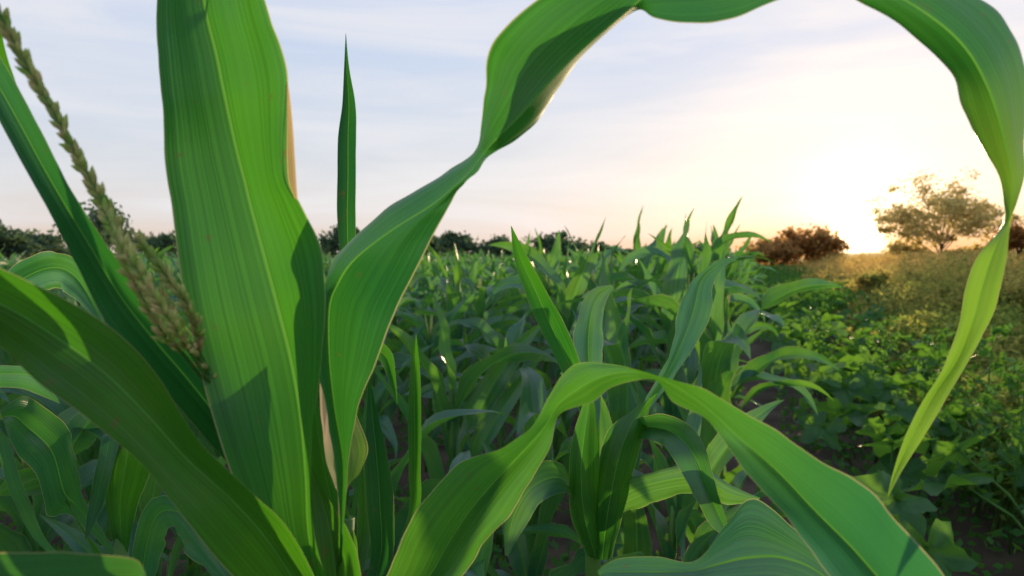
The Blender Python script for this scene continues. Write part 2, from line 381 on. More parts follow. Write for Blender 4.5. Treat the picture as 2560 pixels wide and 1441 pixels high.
# drooping tassel branch and its lower strands
tc=catmull([PX(-60,-40,.34),PX(0,40,.345),PX(60,150,.35),PX(140,290,.355),PX(210,420,.36),PX(280,545,.365),PX(350,680,.37),PX(420,775,.375),PX(480,870,.385),PX(600,1060,.46),PX(760,1300,.50),PX(850,1500,.505)],10)
tb=MB(); n=len(tc); tb.tube(tc,[0.0009+0.0008*i/n for i in range(n)],6); to=ob('tassel',tb.mesh('tassel',M_stalk,FL),fp)
rr=random.Random(3)
def pod(b,p,d,l,r):
    d=d/np.linalg.norm(d); a=np.cross(d,[0.3,0.2,0.9]); a/=np.linalg.norm(a); c=np.cross(d,a); V=[p]
    for t,q in ((0.25,0.8),(0.55,1.0),(0.82,0.55)):
        for k in range(5): V.append(p+d*l*t+r*q*(math.cos(k*1.2566)*a+math.sin(k*1.2566)*c))
    V.append(p+d*l); f=[]
    for k in range(5):
        k2=(k+1)%5; f.append((0,1+k2,1+k))
        for q in (0,1): f.append((1+q*5+k,1+q*5+k2,6+q*5+k2,6+q*5+k))
        f.append((11+k,11+k2,16))
    b.add(V,f)
def spikelets(curve,i0,i1,per,gs):
    sp=MB()
    for i in range(i0,i1):
        t=curve[min(i+1,len(curve)-1)]-curve[i-1]; t/=np.linalg.norm(t); g=gs(i)
        for k in range(per):
            side=np.cross(t,[0,1,0.1])*(1 if k%2 else -1)+np.array([rr.uniform(-.6,.6) for _ in range(3)])
            pod(sp,curve[i]+(curve[i-1]-curve[i])*rr.random(),-t*1.6+side*rr.uniform(.4,.9),0.0090*g*rr.uniform(.75,1.2),0.0015*g)
    return sp
ob('spikelet_row',spikelets(tc,2,90,3,lambda i:.90+i/350).mesh('spikelet_row',M_tassel,FL),to)
for q,stp in enumerate([[(258,520,.36),(310,640,.355),(358,745,.36),(416,842,.37),(470,900,.39),(600,1075,.46)],[(350,600,.375),(414,688,.372),(470,765,.375),(496,840,.385),(508,900,.40),(610,1060,.465)],[(320,640,.352),(388,746,.352),(446,832,.36),(484,895,.385),(600,1066,.46)]]):
    t2=catmull([PX(*a) for a in stp],10); tb=MB(); tb.tube(t2,[0.0009]*len(t2),6); to2=ob('tassel',tb.mesh('tassel',M_stalk,FL),fp)
    ob('spikelet_row',spikelets(t2,2,len(t2)-11,2,lambda i:1.0).mesh('spikelet_row',M_tassel,FL),to2)

# ---- neighbour plant, bottom left corner
b2=PX(-450,1500,.40); L2=(float(b2[0]),float(b2[1]),0.0)
p2=empty('corn_plant',L2); tag(p2,'corn plant at the bottom left corner showing one rounded blurred leaf','corn plant')
s=MB(); s.tube([(L2[0],L2[1],0),(L2[0],L2[1],0.6),(L2[0]+0.005,L2[1],1.02)],[0.013,0.011,0.006],10); ob('stalk',s.mesh('stalk',M_stalk,L2),p2)
near_leaf(p2,L2,[(-460,1620,.40, -460,1640,.40, -460,1660,.40),(-250,1440,.34, -250,1540,.36, -250,1640,.34),(-60,1388,.32, -60,1500,.34, -60,1600,.32),
 (110,1378,.31, 100,1480,.33, 90,1580,.31),(240,1385,.31, 240,1460,.325, 230,1560,.31),(335,1402,.31, 330,1450,.32, 320,1520,.31),(364,1438,.31, 362,1460,.31, 358,1480,.31)],M_cool,20)

# ---- neighbour plant, bottom right
b3=PX(2260,1700,.55); L3=(float(b3[0]),float(b3[1]),0.0)
p3=empty('corn_plant',L3); tag(p3,'corn plant below the bottom right edge, its folded blue-green leaf under the arching one','corn plant')
s=MB(); s.tube([(L3[0],L3[1],0),(L3[0],L3[1],0.5),(L3[0]-0.01,L3[1],0.93)],[0.013,0.011,0.006],10); ob('stalk',s.mesh('stalk',M_stalk,L3),p3)
near_leaf(p3,L3,[(2270,1720,.55, 2260,1730,.55, 2250,1740,.55),(2200,1520,.53, 2170,1570,.54, 2150,1640,.53),(2080,1405,.535, 2060,1440,.53, 2060,1580,.50),
 (1985,1320,.535, 1960,1395,.53, 1960,1540,.49),(1892,1248,.53, 1870,1395,.52, 1880,1530,.48),(1815,1308,.52, 1800,1410,.51, 1800,1510,.475),
 (1740,1402,.505, 1730,1428,.50, 1730,1480,.47),(1640,1392,.505, 1640,1430,.50, 1645,1490,.475),(1545,1397,.505, 1550,1430,.50, 1560,1475,.48),(1494,1427,.50, 1495,1432,.50, 1497,1438,.50)],M_cool,21,wave=0.05,ripple=.04)

# ---- middle plant with the sharp upright leaf
b4=PX(1490,1300,1.0); L4=(float(b4[0]),float(b4[1]),0.0)
p4=empty('corn_plant',L4); tag(p4,'young corn plant in the centre with a sharp upright leaf and a drooping blue-green leaf','corn plant')
s=MB(); tz=PX(1480,1130,1.0); zz=np.linspace(0,tz[2],14)
s.tube([(L4[0]+(tz[0]-L4[0])*(z/tz[2])**2,L4[1],z) for z in zz],[0.019-0.009*z/tz[2]+(0.002 if i%3==0 else 0) for i,z in enumerate(zz)],10); ob('stalk',s.mesh('stalk',M_stalk,L4),p4)
NL=lambda st,mat,seed,**k: near_leaf(p4,L4,st,mat,seed,**k)
NL([(1277,566,.86,1278,566,.86,1279,566,.86),(1286,650,.88,1303,650,.885,1320,645,.88),(1312,730,.90,1340,730,.91,1366,728,.90),(1352,825,.93,1380,820,.94,1412,812,.93),
 (1400,920,.96,1424,915,.97,1450,905,.96),(1450,1030,.99,1466,1030,.99,1482,1030,.99),(1482,1160,1.0,1488,1160,1.0,1494,1160,1.0)],M_front,30)
NL([(1500,1180,1.0,1510,1180,1.0,1520,1180,1.0),(1530,1090,.97,1555,1100,.985,1580,1110,.97),(1580,1048,.95,1605,1070,.965,1620,1100,.94),(1655,1040,.92,1665,1075,.935,1655,1110,.92),(1722,1062,.90,1705,1100,.91,1685,1150,.90),
 (1768,1125,.88,1742,1150,.89,1716,1205,.88),(1784,1200,.87,1765,1215,.88,1748,1260,.87),(1812,1290,.87,1802,1300,.875,1782,1320,.87),(1835,1355,.87,1833,1355,.87,1830,1355,.87)],M_cool,31,wave=.08)
NL([(1466,1390,.985,1490,1395,.965,1512,1390,.985),(1430,1290,.96,1462,1295,.935,1500,1290,.96),(1424,1180,.94,1452,1185,.92,1496,1170,.95),(1434,1090,.93,1460,1095,.92,1494,1080,.94),(1455,1020,.93,1470,1022,.925,1488,1015,.93),(1472,965,.93,1473,964,.93,1475,962,.93)],M_front,32,ripple=.06)
NL([(1486,1400,.98,1505,1400,.955,1530,1395,.98),(1484,1280,.96,1520,1280,.935,1560,1265,.96),(1496,1150,.95,1545,1150,.925,1596,1120,.96),(1520,1075,.94,1570,1080,.93,1616,1055,.96),(1575,1030,.95,1595,1030,.95,1622,1022,.96),(1640,985,.96,1642,984,.96,1645,982,.96)],M_front,37,ripple=.06)
NL([(1480,1260,1.02,1496,1260,1.02,1512,1260,1.02),(1470,1120,1.03,1500,1120,1.04,1535,1120,1.03),(1468,1020,1.04,1495,1020,1.05,1522,1030,1.04),(1440,965,1.04,1460,960,1.05,1480,960,1.04),(1400,935,1.04,1402,932,1.04,1404,930,1.04)],M_field,38)
NL([(1490,1190,1.02,1500,1190,1.02,1510,1190,1.02),(1560,1080,1.05,1575,1075,1.06,1590,1070,1.05),(1650,940,1.1,1665,940,1.11,1682,945,1.1),(1690,830,1.14,1712,840,1.15,1740,860,1.14),(1700,760,1.17,1735,775,1.18,1778,785,1.17),(1735,700,1.2,1755,700,1.21,1782,715,1.2),(1790,655,1.22,1800,660,1.22,1812,668,1.22),(1850,640,1.24,1851,641,1.24,1852,642,1.24)],M_cool,33,wave=.1,ripple=.06)
NL([(1470,1150,1.0,1480,1150,1.0,1490,1150,1.0),(1450,980,1.04,1475,980,1.05,1503,980,1.04),(1436,860,1.08,1470,860,1.1,1505,865,1.08),(1450,770,1.12,1480,775,1.13,1508,790,1.12),(1480,725,1.14,1500,735,1.15,1515,755,1.14),(1530,712,1.16,1531,716,1.16,1532,720,1.16)],M_field,34,wave=.1)
NL([(1490,1300,1.0,1500,1300,1.0,1510,1300,1.0),(1545,1210,.97,1565,1235,.96,1580,1280,.97),(1640,1180,.93,1650,1205,.92,1655,1250,.93),(1740,1160,.90,1745,1195,.89,1750,1240,.90),(1830,1215,.87,1825,1235,.865,1820,1260,.87),(1900,1245,.85,1898,1250,.85,1895,1255,.85)],M_field,35,wave=.1,ripple=.08)
NL([(1470,1290,1.0,1480,1295,1.0,1490,1300,1.0),(1400,1160,.93,1410,1200,.94,1425,1235,.93),(1320,1180,.88,1335,1215,.89,1355,1255,.88),(1265,1280,.86,1285,1290,.87,1320,1305,.86),(1262,1390,.86,1266,1390,.86,1270,1390,.86)],M_field,36,wave=.1)

# ---- curled low plant at the lower left
b5=PX(305,1441,.95); L5=(float(b5[0]),float(b5[1]),0.0)
p5=empty('corn_plant',L5); tag(p5,'low corn plant at the lower left with curled blue-green leaves, below the wide corner leaf','corn plant')
tz=PX(305,1120,.95); s=MB(); s.tube([(L5[0],L5[1],0),(L5[0],L5[1],.5),(tz[0],L5[1],tz[2])],[.015,.012,.008],10); ob('stalk',s.mesh('stalk',M_stalk,L5),p5)
def N5(st,mat,seed): near_leaf(p5,L5,st,mat,seed,wave=.09,ripple=.05)
N5([(300,1400,.95,308,1400,.95,316,1400,.95),(262,1270,.93,300,1270,.92,345,1260,.93),(255,1190,.92,310,1190,.905,378,1180,.92),(262,1120,.91,320,1110,.90,392,1140,.91),(285,1075,.92,300,1070,.92,320,1075,.92)],M_front,40)
N5([(300,1330,.95,303,1330,.95,306,1330,.95),(282,1150,.92,300,1150,.92,318,1155,.92),(262,1085,.88,280,1080,.88,303,1090,.88),(245,1150,.86,262,1160,.86,283,1170,.86),(222,1260,.86,238,1265,.86,255,1270,.86),(212,1350,.86,213,1350,.86,214,1350,.86)],M_dark,41)
N5([(320,1560,.90,345,1560,.90,370,1560,.90),(328,1400,.85,360,1400,.86,400,1400,.85),(352,1290,.80,385,1300,.81,425,1320,.80),(392,1240,.77,425,1275,.78,440,1330,.78),(440,1262,.74,470,1300,.75,470,1370,.76),(500,1330,.72,520,1370,.73,520,1430,.73),(560,1420,.72,580,1460,.72,590,1500,.72),(620,1560,.72,621,1560,.72,622,1560,.72)],M_cool,42)
N5([(290,1400,.97,296,1400,.97,302,1400,.97),(180,1290,.95,195,1270,.95,210,1250,.95),(120,1290,.90,160,1230,.91,192,1150,.92),(90,1190,.87,130,1130,.88,170,1070,.88),(40,1130,.84,70,1070,.86,100,1010,.86),(0,1080,.82,20,1040,.83,40,1000,.83),(-80,1100,.80,-79,1098,.80,-78,1096,.80)],M_cool,43)
N5([(250,1500,.97,256,1500,.97,262,1500,.97),(110,1375,.92,118,1370,.92,128,1365,.92),(50,1290,.88,65,1280,.88,80,1270,.88),(10,1190,.84,25,1180,.84,42,1170,.84),(-10,1080,.82,0,1070,.82,10,1060,.82),(-30,960,.80,-29,960,.80,-28,960,.80)],M_field,44)
N5([(300,1500,.96,310,1500,.96,320,1500,.96),(190,1300,.93,200,1310,.93,215,1330,.93),(120,1180,.92,130,1200,.92,150,1240,.92),(40,1180,.90,50,1210,.90,70,1240,.90),(-10,1230,.90,-8,1235,.90,-6,1240,.90)],M_front,45)
b6=PX(-90,1100,.85); L6=(float(b6[0]),float(b6[1]),0.0)
p6=empty('corn_plant',L6); tag(p6,'corn plant beyond the left edge, one leaf curling over above the wide corner leaf','corn plant')
s=MB(); s.tube([(L6[0],L6[1],0),(L6[0],L6[1],.6),(L6[0],L6[1],1.12)],[.015,.012,.006],10); ob('stalk',s.mesh('stalk',M_stalk,L6),p6)
near_leaf(p6,L6,[(-90,960,.85,-85,960,.85,-80,960,.85),(-40,800,.82,-20,800,.83,0,810,.82),(10,690,.80,30,720,.81,60,750,.80),(70,648,.78,90,680,.80,120,725,.78),(140,630,.76,145,670,.78,150,720,.76),(200,655,.75,185,690,.765,165,735,.75),
 (235,710,.75,215,730,.76,190,750,.75),(255,770,.75,240,780,.755,225,785,.75),(262,830,.75,261,830,.75,260,830,.75)],M_cool,50,wave=.08,ripple=.06)
near_leaf(p6,L6,[(-90,1050,.85,-85,1050,.85,-80,1060,.85),(-40,930,.83,-35,950,.83,-30,980,.83),(40,915,.80,40,935,.80,40,970,.80),(110,930,.78,100,950,.78,90,985,.78),(150,1010,.78,150,1010,.78,150,1010,.78)],M_cool,51)

# ---------------------------------------------------------------- procedural corn plants
def leaf_pts(rng,zb,az,Ln,W,th0,th1,twist,n,half,wavea=0.32):
    t=np.linspace(0,1,n); th=th0+(th1-th0)*t**1.7; ds=Ln/(n-1)
    r=np.concatenate([[0],np.cumsum(np.sin(th[:-1])*ds)]); z=np.concatenate([[0],np.cumsum(np.cos(th[:-1])*ds)])
    side=rng.uniform(-.25,.25)*t**2*Ln
    ca,sa=math.cos(az),math.sin(az)
    C=np.stack([r*ca-side*sa,r*sa+side*ca,z+zb],1)
    w=W*0.5*np.minimum(1,0.45+2.2*t)*np.clip(1-t**2.4,0,1)**0.9+0.0004
    tang=np.stack([np.sin(th)*ca,np.sin(th)*sa,np.cos(th)],1)
    S=np.tile(np.array([-sa,ca,0.0]),(n,1)); Nn=np.cross(tang,S)
    tw=(twist*t**1.3+.35*np.sin(7*t+zb*40))[:,None]; S2=S*np.cos(tw)+Nn*np.sin(tw); N2=-S*np.sin(tw)+Nn*np.cos(tw)
    us=[-1,-.5,-.06,.06,.5,1] if half>1 else [-1,0,1]
    P=np.zeros((n,len(us),3)); UV=np.zeros((n,len(us),2))
    p1,p2=rng.uniform(0,6.3),rng.uniform(0,6.3); fr=rng.uniform(14,24)
    for j,u in enumerate(us):
        wv=np.sin(fr*t+(p1 if u<0 else p2))*wavea*abs(u)**2
        P[:,j]=C+S2*(w*u)[:,None]+N2*((0.45*abs(u)*w)-wv*w)[:,None]
        UV[:,j,0]=0.5+u/2; UV[:,j,1]=t*Ln*10
    return P,UV,C
def gen_corn(seed,hi=True):
    rng=random.Random(seed); leaves=[]; n=20 if hi else 8; half=2 if hi else 1
    H=rng.uniform(.76,.90); nl=rng.randint(9,11); az0=rng.uniform(0,6.28)
    for i in range(nl):
        f=i/(nl-1); zb=0.12+(H-0.14)*f; az=az0+i*math.pi+rng.uniform(-.7,.7)
        Ln=(0.38+0.30*math.sin(math.pi*min(1,0.2+0.75*f)))*rng.uniform(.75,1.2)
        th0=rad(rng.uniform(18,38))*(1-0.5*f); th1=rad(rng.choice([rng.uniform(40,80),rng.uniform(110,185),rng.uniform(120,190)]))*(1-0.1*f)
        if f>.82: th1=rad(rng.choice([rng.uniform(5,30),rng.uniform(90,160)]))
        W=rng.uniform(.078,.118)*(0.75 if f>.88 else 1)
        leaves.append(leaf_pts(rng,zb,az,Ln,W,th0,th1,rng.uniform(-2.4,2.4),n,half))
    st=MB(); zs=np.linspace(0,H+.03,9 if hi else 3)
    st.tube([(0.006*math.sin(9*z),0.006*math.cos(7*z),z) for z in zs],[0.015*(1-.5*z)+(.002 if i%2 else 0) for i,z in enumerate(zs)],8 if hi else 4)
    tas=None
    if rng.random()<.3:
        tas=MB(); 
        for q in range(5):
            a=rng.uniform(0,6.28); ti=0 if q==0 else rng.uniform(.15,.4); l=rng.uniform(.08,.13)
            p0=np.array([0,0,H]); d=np.array([math.sin(ti)*math.cos(a),math.sin(ti)*math.sin(a),math.cos(ti)])
            tas.tube([p0,p0+d*l*.3+[0,0,.05],p0+d*l+[0,0,.1]],[.002,.0042,.0015],5)
    return leaves,st,tas
HI=[]
for s in range(18):
    lv,st,tas=gen_corn(100+s)
    parts=[('stalk',st.mesh('stalk',M_stalk),None)]
    for (P,UV,C) in lv:
        b=MB(); b.grid(P[:,:3],UV[:,:3]); b.grid(P[:,3:],UV[:,3:]); r=MB(); r.grid(P[:,2:4],UV[:,2:4])
        parts.append(('leaf',b.mesh('leaf',M_field),r.mesh('midrib',M_rib)))
    if tas: parts.append(('tassel',tas.mesh('tassel',M_tassel),None))
    HI.append(parts)
LO=[];LOA=[]
for s in range(8):
    lv,st,tas=gen_corn(200+s,False); b=MB()
    for (P,UV,C) in lv: b.grid(P,UV)
    b.v+=st.v; b.uv+=st.uv; b.f+=[tuple(i+b.n for i in q) for q in st.f]; b.n+=st.n
    LO.append(b.mesh('corn_plant',M_field)); LOA.append(b)
ORD=['first','second','third','fourth','fifth','sixth','seventh','eighth','ninth','tenth','eleventh','twelfth','thirteenth','fourteenth','fifteenth','sixteenth','seventeenth','eighteenth','nineteenth','twentieth']
def put_corn(x,y,h,label,group=None,ribs=True,var=None):
    rz=R0.uniform(0,6.28); e=empty('corn_plant',(x,y,0),rz,h/1.25); tag(e,label,'corn plant',group)
    e.rotation_euler=(R0.uniform(-.06,.06),R0.uniform(-.06,.06),rz)
    for nme,me,rb in HI[R0.randrange(18) if var is None else var]:
        o=ob(nme,me,e)
        if rb and ribs: ob('midrib',rb,o)
near=[(1180,1.35,.93,'corn plant just right of the foreground stalk, above the rising arched leaf'),
      (1660,1.50,.98,'corn plant directly behind the peak of the lower arching leaf'),
      (1320,1.75,1.08,'corn plant behind and left of the sharp upright leaf'),
      (1600,1.95,1.32,'tall corn plant with broad pale leaves in the middle of the row'),
      (1760,2.3,1.38,'tall corn plant at the right end of the rows, above the squash patch'),
      (1120,2.1,1.18,'corn plant with upright leaves left of the sharp pointed leaf'),
      (1000,1.7,1.02,'corn plant seen through the gap right of the twisted leaf'),
      (60,1.7,1.05,'corn plant at the left edge behind the curled blue-green leaves'),
      (380,1.6,.98,'corn plant between the tassel and the broad upright leaf'),
      (230,2.3,1.12,'corn plant on the left behind the diagonal leaf')]
used=[]
for px,d,h,lb in near:
    p=PX(px,1000,d); put_corn(p[0],p[1],h,lb); used.append((p[0],p[1]))
used+= [(FL[0],FL[1]),(L4[0],L4[1])]
cand=[]
for k in range(-0,28):
    idx=0; y=0.9
    while y<70:
        x=0.35*y-0.24-k*0.78+R0.uniform(-.1,.1); yy=y+R0.uniform(-.14,.14)
        if yy>2.1 and abs(x)<0.80*yy+.3 and all((x-a)**2+(yy-b)**2>.10 for a,b in used):
            idx+=1; cand.append((yy,x,k,idx))
        y+=0.47 if y<14 else 0.62
cand.sort()
far=MB()
for c,(y,x,k,idx) in enumerate(cand):
    pxx=x/y*F+1280
    h=R0.uniform(1.26,1.56) if (pxx>1300 and y<9) else R0.uniform(1.04,1.32)
    if y>9: h=R0.uniform(1.0,1.45)
    if c<72: put_corn(x,y,h,f'corn plant, {ORD[min(idx,20)-1]} from the front in the {ORD[min(k,19)]} row from the squash patch')
    elif c<195:
        o=ob('corn_plant',LO[R0.randrange(8)]); o.location=(x,y,0); o.rotation_euler=(0,0,R0.uniform(0,6.28)); o.scale=(h/1.25,)*3
        tag(o,'small distant corn plant among the far rows of the field below the tree line','corn plant','distant corn plants in the rows')
    elif y<38 and (c%2==0 or y<16):
        b=LOA[R0.randrange(8)]; a=R0.uniform(0,6.28); M=np.array([[math.cos(a),-math.sin(a),0],[math.sin(a),math.cos(a),0],[0,0,1]])*h/1.25
        V=np.concatenate(b.v)@M.T+np.array([x,y,0]); far.add(V,b.f,np.concatenate(b.uv))
o=ob('far_corn_rows',far.mesh('far_corn_rows',M_field)); tag(o,'dense green mass of corn in the far end of the field','corn',None,'stuff')

# ---------------------------------------------------------------- ground
nx=90; xs=np.sign(np.linspace(-1,1,nx))*np.abs(np.linspace(-1,1,nx))**3*600; ys=np.linspace(0,1,nx)**3*900-6
G=np.zeros((nx,nx,3)); 
for i in range(nx):
    for j in range(nx):
        G[i,j]=(xs[j],ys[i],0.02*math.sin(xs[j]*3.1)*math.cos(ys[i]*2.3)-0.01)
g=MB(); g.grid(G); tag(ob('ground',g.mesh('ground',M_soil)),'dark brown tilled soil of the field','ground',None,'structure')
M_meadow=simple_mat('far_meadow_green',(0.06,0.10,0.035),(0.11,0.13,0.045),0.15,0.9)
g=MB(); ns=24; G=np.zeros((ns,ns,3))
for i in range(ns):
    for j in range(ns): G[i,j]=(-500+1000*j/(ns-1),34+820*(i/(ns-1))**2,0.03+0.55*min(1,i/6))
g.grid(G); tag(ob('meadow',g.mesh('meadow',M_meadow)),'flat green meadow beyond the crops reaching the horizon','meadow',None,'structure')

# ---------------------------------------------------------------- low weeds (ground cover)
rr=np.random.RandomState(5)
def leaf_cloud(C,size,rs,elong=1.7,flat=0.6):
    n=len(C); d=rs.normal(size=(n,3)); d[:,2]*=flat; d/=np.linalg.norm(d,axis=1,keepdims=True)
    e=rs.normal(size=(n,3)); e-=np.sum(e*d,1,keepdims=True)*d; e/=np.linalg.norm(e,axis=1,keepdims=True)
    s=(size*rs.uniform(.6,1.3,size=n))[:,None]
    V=np.stack([C-d*s*elong*.5,C+e*s*.5,C+d*s*elong*.5,C-e*s*.5],1).reshape(-1,3)
    return V,[(4*i,4*i+1,4*i+2,4*i+3) for i in range(n)]
n=22000; yy=1.0+rr.uniform(0,1,n)**1.6*11; xx=rr.uniform(-.85,.36,n)*yy-.1
cl=np.sin(xx*4.1)*np.cos(yy*3.3)+rr.normal(size=n)*.5; keep=cl>-.35; C=np.stack([xx,yy,rr.uniform(0.01,.13,n)],1)[keep]
b=MB(); b.add(*leaf_cloud(C,.03,rr)); tag(ob('ground_weeds',b.mesh('ground_weeds',M_weedg,smooth=False)),'small leafy weeds covering the soil between the corn rows','weeds',None,'stuff')
n=8000; yy=1.2+rr.uniform(0,1,n)**1.5*13; xx=.35*yy+rr.uniform(.2,2.8,n); C=np.stack([xx,yy,rr.uniform(0.01,.2,n)],1)
m=16000; yy=11+rr.uniform(0,1,m)**1.3*45; xx=.355*yy+rr.uniform(-.3,3.0,m)*(1+yy/40); C2=np.stack([xx,yy,rr.uniform(0.01,.55,m)],1)
b=MB(); b.add(*leaf_cloud(C,.03,rr)); b.add(*leaf_cloud(C2,.09,rr)); tag(ob('patch_weeds',b.mesh('patch_weeds',M_weedg,smooth=False)),'small weeds growing among the squash plants','weeds',None,'stuff')

# ---------------------------------------------------------------- tall weed thicket on the right
n=13500; yy=3.0+rr.uniform(0,1,n)**1.9*42; off=rr.uniform(0,1,n)**1.5*14; xx=.36*yy+1.35+off+rr.normal(size=n)*.4
off2=xx-.36*yy-1.35
clump=.5+.5*np.sin(xx*1.9+.6*np.sin(yy*.9))*np.sin(yy*1.1+.8*np.sin(xx*.7))
hh=np.clip(.26+off2*.32+.45*(clump-.4),.16,1.2)*rr.uniform(.70,1.12,n)+.02
inside=(xx<.85*yy+1.5)&(off2>-.3); xx,yy,hh=xx[inside],yy[inside],hh[inside]; Cs=[]
b=MB(); per=20
for i in range(len(xx)):
    t=rr.uniform(.1,1,per)**.7; sp_=.13*(1.15-t)+.03
    Cs.append(np.stack([xx[i]+rr.normal(size=per)*sp_+.08*t,yy[i]+rr.normal(size=per)*sp_,hh[i]*t],1))
b.add(*leaf_cloud(np.concatenate(Cs),.035,rr,2.0,1.0))
m=len(xx); w=.004; st=np.stack([np.stack([xx-w,yy,0*xx],1),np.stack([xx+w,yy,0*xx],1),np.stack([xx+.09,yy,hh*1.06],1)],1).reshape(-1,3)
b.add(st,[(3*i,3*i+1,3*i+2) for i in range(m)])
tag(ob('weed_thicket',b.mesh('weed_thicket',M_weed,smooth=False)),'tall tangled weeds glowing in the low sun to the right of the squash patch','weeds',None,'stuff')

# ---------------------------------------------------------------- squash plants
def squash_leaf(rng,base,tip,size):
    nth=40; rings=[0,.35,.7,1.0]; d=tip-base; az=math.atan2(d[1],d[0]); tilt=rng.uniform(.15,1.0); V=[];UV=[]
    V.append((0,0,0)); UV.append((.5,.5))
    for r in rings[1:]:
        for k in range(nth):
            a=-math.pi+2*math.pi*(k+.5)/nth; notch=1-.75*max(0,1-abs(abs(a)-math.pi)/.35)
            lob=.80+.20*math.cos(a*5) ; jag=1+.06*math.sin(a*23+size*99)
            R=size*r*(lob if r>.9 else (.9+.1*math.cos(a*5)))*(jag if r>.9 else 1)*notch
            z=.14*size*r*r*math.cos(a*5)*-1+.07*size*math.sin(a*7+size*50)*r+.12*size*r
            V.append((R*math.cos(a)+.25*size,R*math.sin(a),z)); UV.append((a,r))
    f=[(0,1+k,1+(k+1)%nth) for k in range(nth)]
    for q in range(2): f+=[(1+q*nth+k,1+(q+1)*nth+k,1+(q+1)*nth+(k+1)%nth,1+q*nth+(k+1)%nth) for k in range(nth)]
    M=Matrix.Translation(Vector(tip))@Matrix.Rotation(az,4,'Z')@Matrix.Rotation(tilt,4,'Y')@Matrix.Rotation(rng.uniform(-.5,.5),4,'X')
    V=[tuple(M@Vector(v)) for v in V]; return V,f,UV
SQ=[];SQ1=[]
for s in range(7):
    rng=random.Random(400+s); L_=[]; al=MB()
    for i in range(rng.randint(6,8)):
        a=i*2.4+rng.uniform(-.5,.5); r=rng.uniform(.08,.45); h=rng.uniform(.16,.46)
        p0=np.array([.1*math.cos(a),.1*math.sin(a),0]); tip=np.array([r*math.cos(a),r*math.sin(a),h]); sz=rng.uniform(.12,.21)
        V,f,UV=squash_leaf(rng,p0,tip,sz); b=MB(); b.add(V,f,UV); stb=MB(); stb.tube([p0,(p0+tip)/2+[0,0,.05],tip],[.007,.006,.004],6)
        L_.append((b.mesh('leaf',M_squash),stb.mesh('leaf_stem',M_stalk))); al.add(V,f,UV); al.tube([p0,(p0+tip)/2+[0,0,.05],tip],[.007,.006,.004],4)
    SQ.append(L_); SQ1.append(al.mesh('squash_plant',M_squash))
lane_n=['beside the corn row','in the middle of the squash patch','along the tall weeds','at the outer right of the squash patch']
for lane in range(4):
    y=1.75 if lane<2 else 2.2; i=0
    while y<16:
        x=.35*y+.62+lane*.58+R0.uniform(-.15,.15); yy=y+R0.uniform(-.15,.15)
        if x<.82*yy+.4:
            sc=R0.uniform(.75,1.15); rz=R0.uniform(0,6.28)
            if y<6.5:
                e=empty('squash_plant',(x,yy,0),rz,sc); tag(e,f'broad-leaved squash plant, {ORD[i]} from the front {lane_n[lane]}','squash plant'); i+=1
                for me,stm in SQ[R0.randrange(7)]:
                    o=ob('leaf',me,e); ob('leaf_stem',stm,o)
            else:
                o=ob('squash_plant',SQ1[R0.randrange(7)]); o.location=(x,yy,0); o.rotation_euler=(0,0,rz); o.scale=(sc,)*3
                tag(o,'small distant squash plant in the far part of the patch beside the tall weeds','squash plant','distant squash plants')
        y+=.80
for i,(px,py,d,h,lb) in enumerate([(2455,1000,3.2,.92,'tall feathery weed standing above the squash leaves near the right edge'),(2540,980,2.8,.8,'leafy weed at the very right edge above the squash leaves'),
    (2330,960,4.0,.8,'thin upright weed in the squash patch left of the tall feathery one'),(2040,870,6.0,.8,'small upright weed at the far left end of the squash patch'),(2200,900,5.0,.78,'narrow weed in the middle of the squash patch')]):
    p=PX(px,py,d); e=empty('weed_plant',(p[0],p[1],0)); tag(e,lb,'weed'); rg=np.random.RandomState(60+i)
    b=MB(); l=MB(); b.tube([(0,0,0),(.02,0,h*.5),(.05,.01,h)],[.006,.005,.002],6)
    for q in range(14):
        z=h*(.15+.83*q/14); a=q*2.4; le=.22*(1.1-z/h)+.05; t=np.array([math.cos(a)*le,math.sin(a)*le,z+le*.7]); b.tube([(.02*z/h,0,z),tuple(t)],[.003,.001],4)
        tt=rg.uniform(.2,1,22)[:,None]; c0=np.array([.03*z/h,0,z]); l.add(*leaf_cloud(c0+(t-c0)*tt+rg.normal(size=(22,3))*.016,.022,rg,2.4,1))
    ob('stem',b.mesh('stem',M_stalk),e); ob('foliage',l.mesh('foliage',M_squash,smooth=False),e)

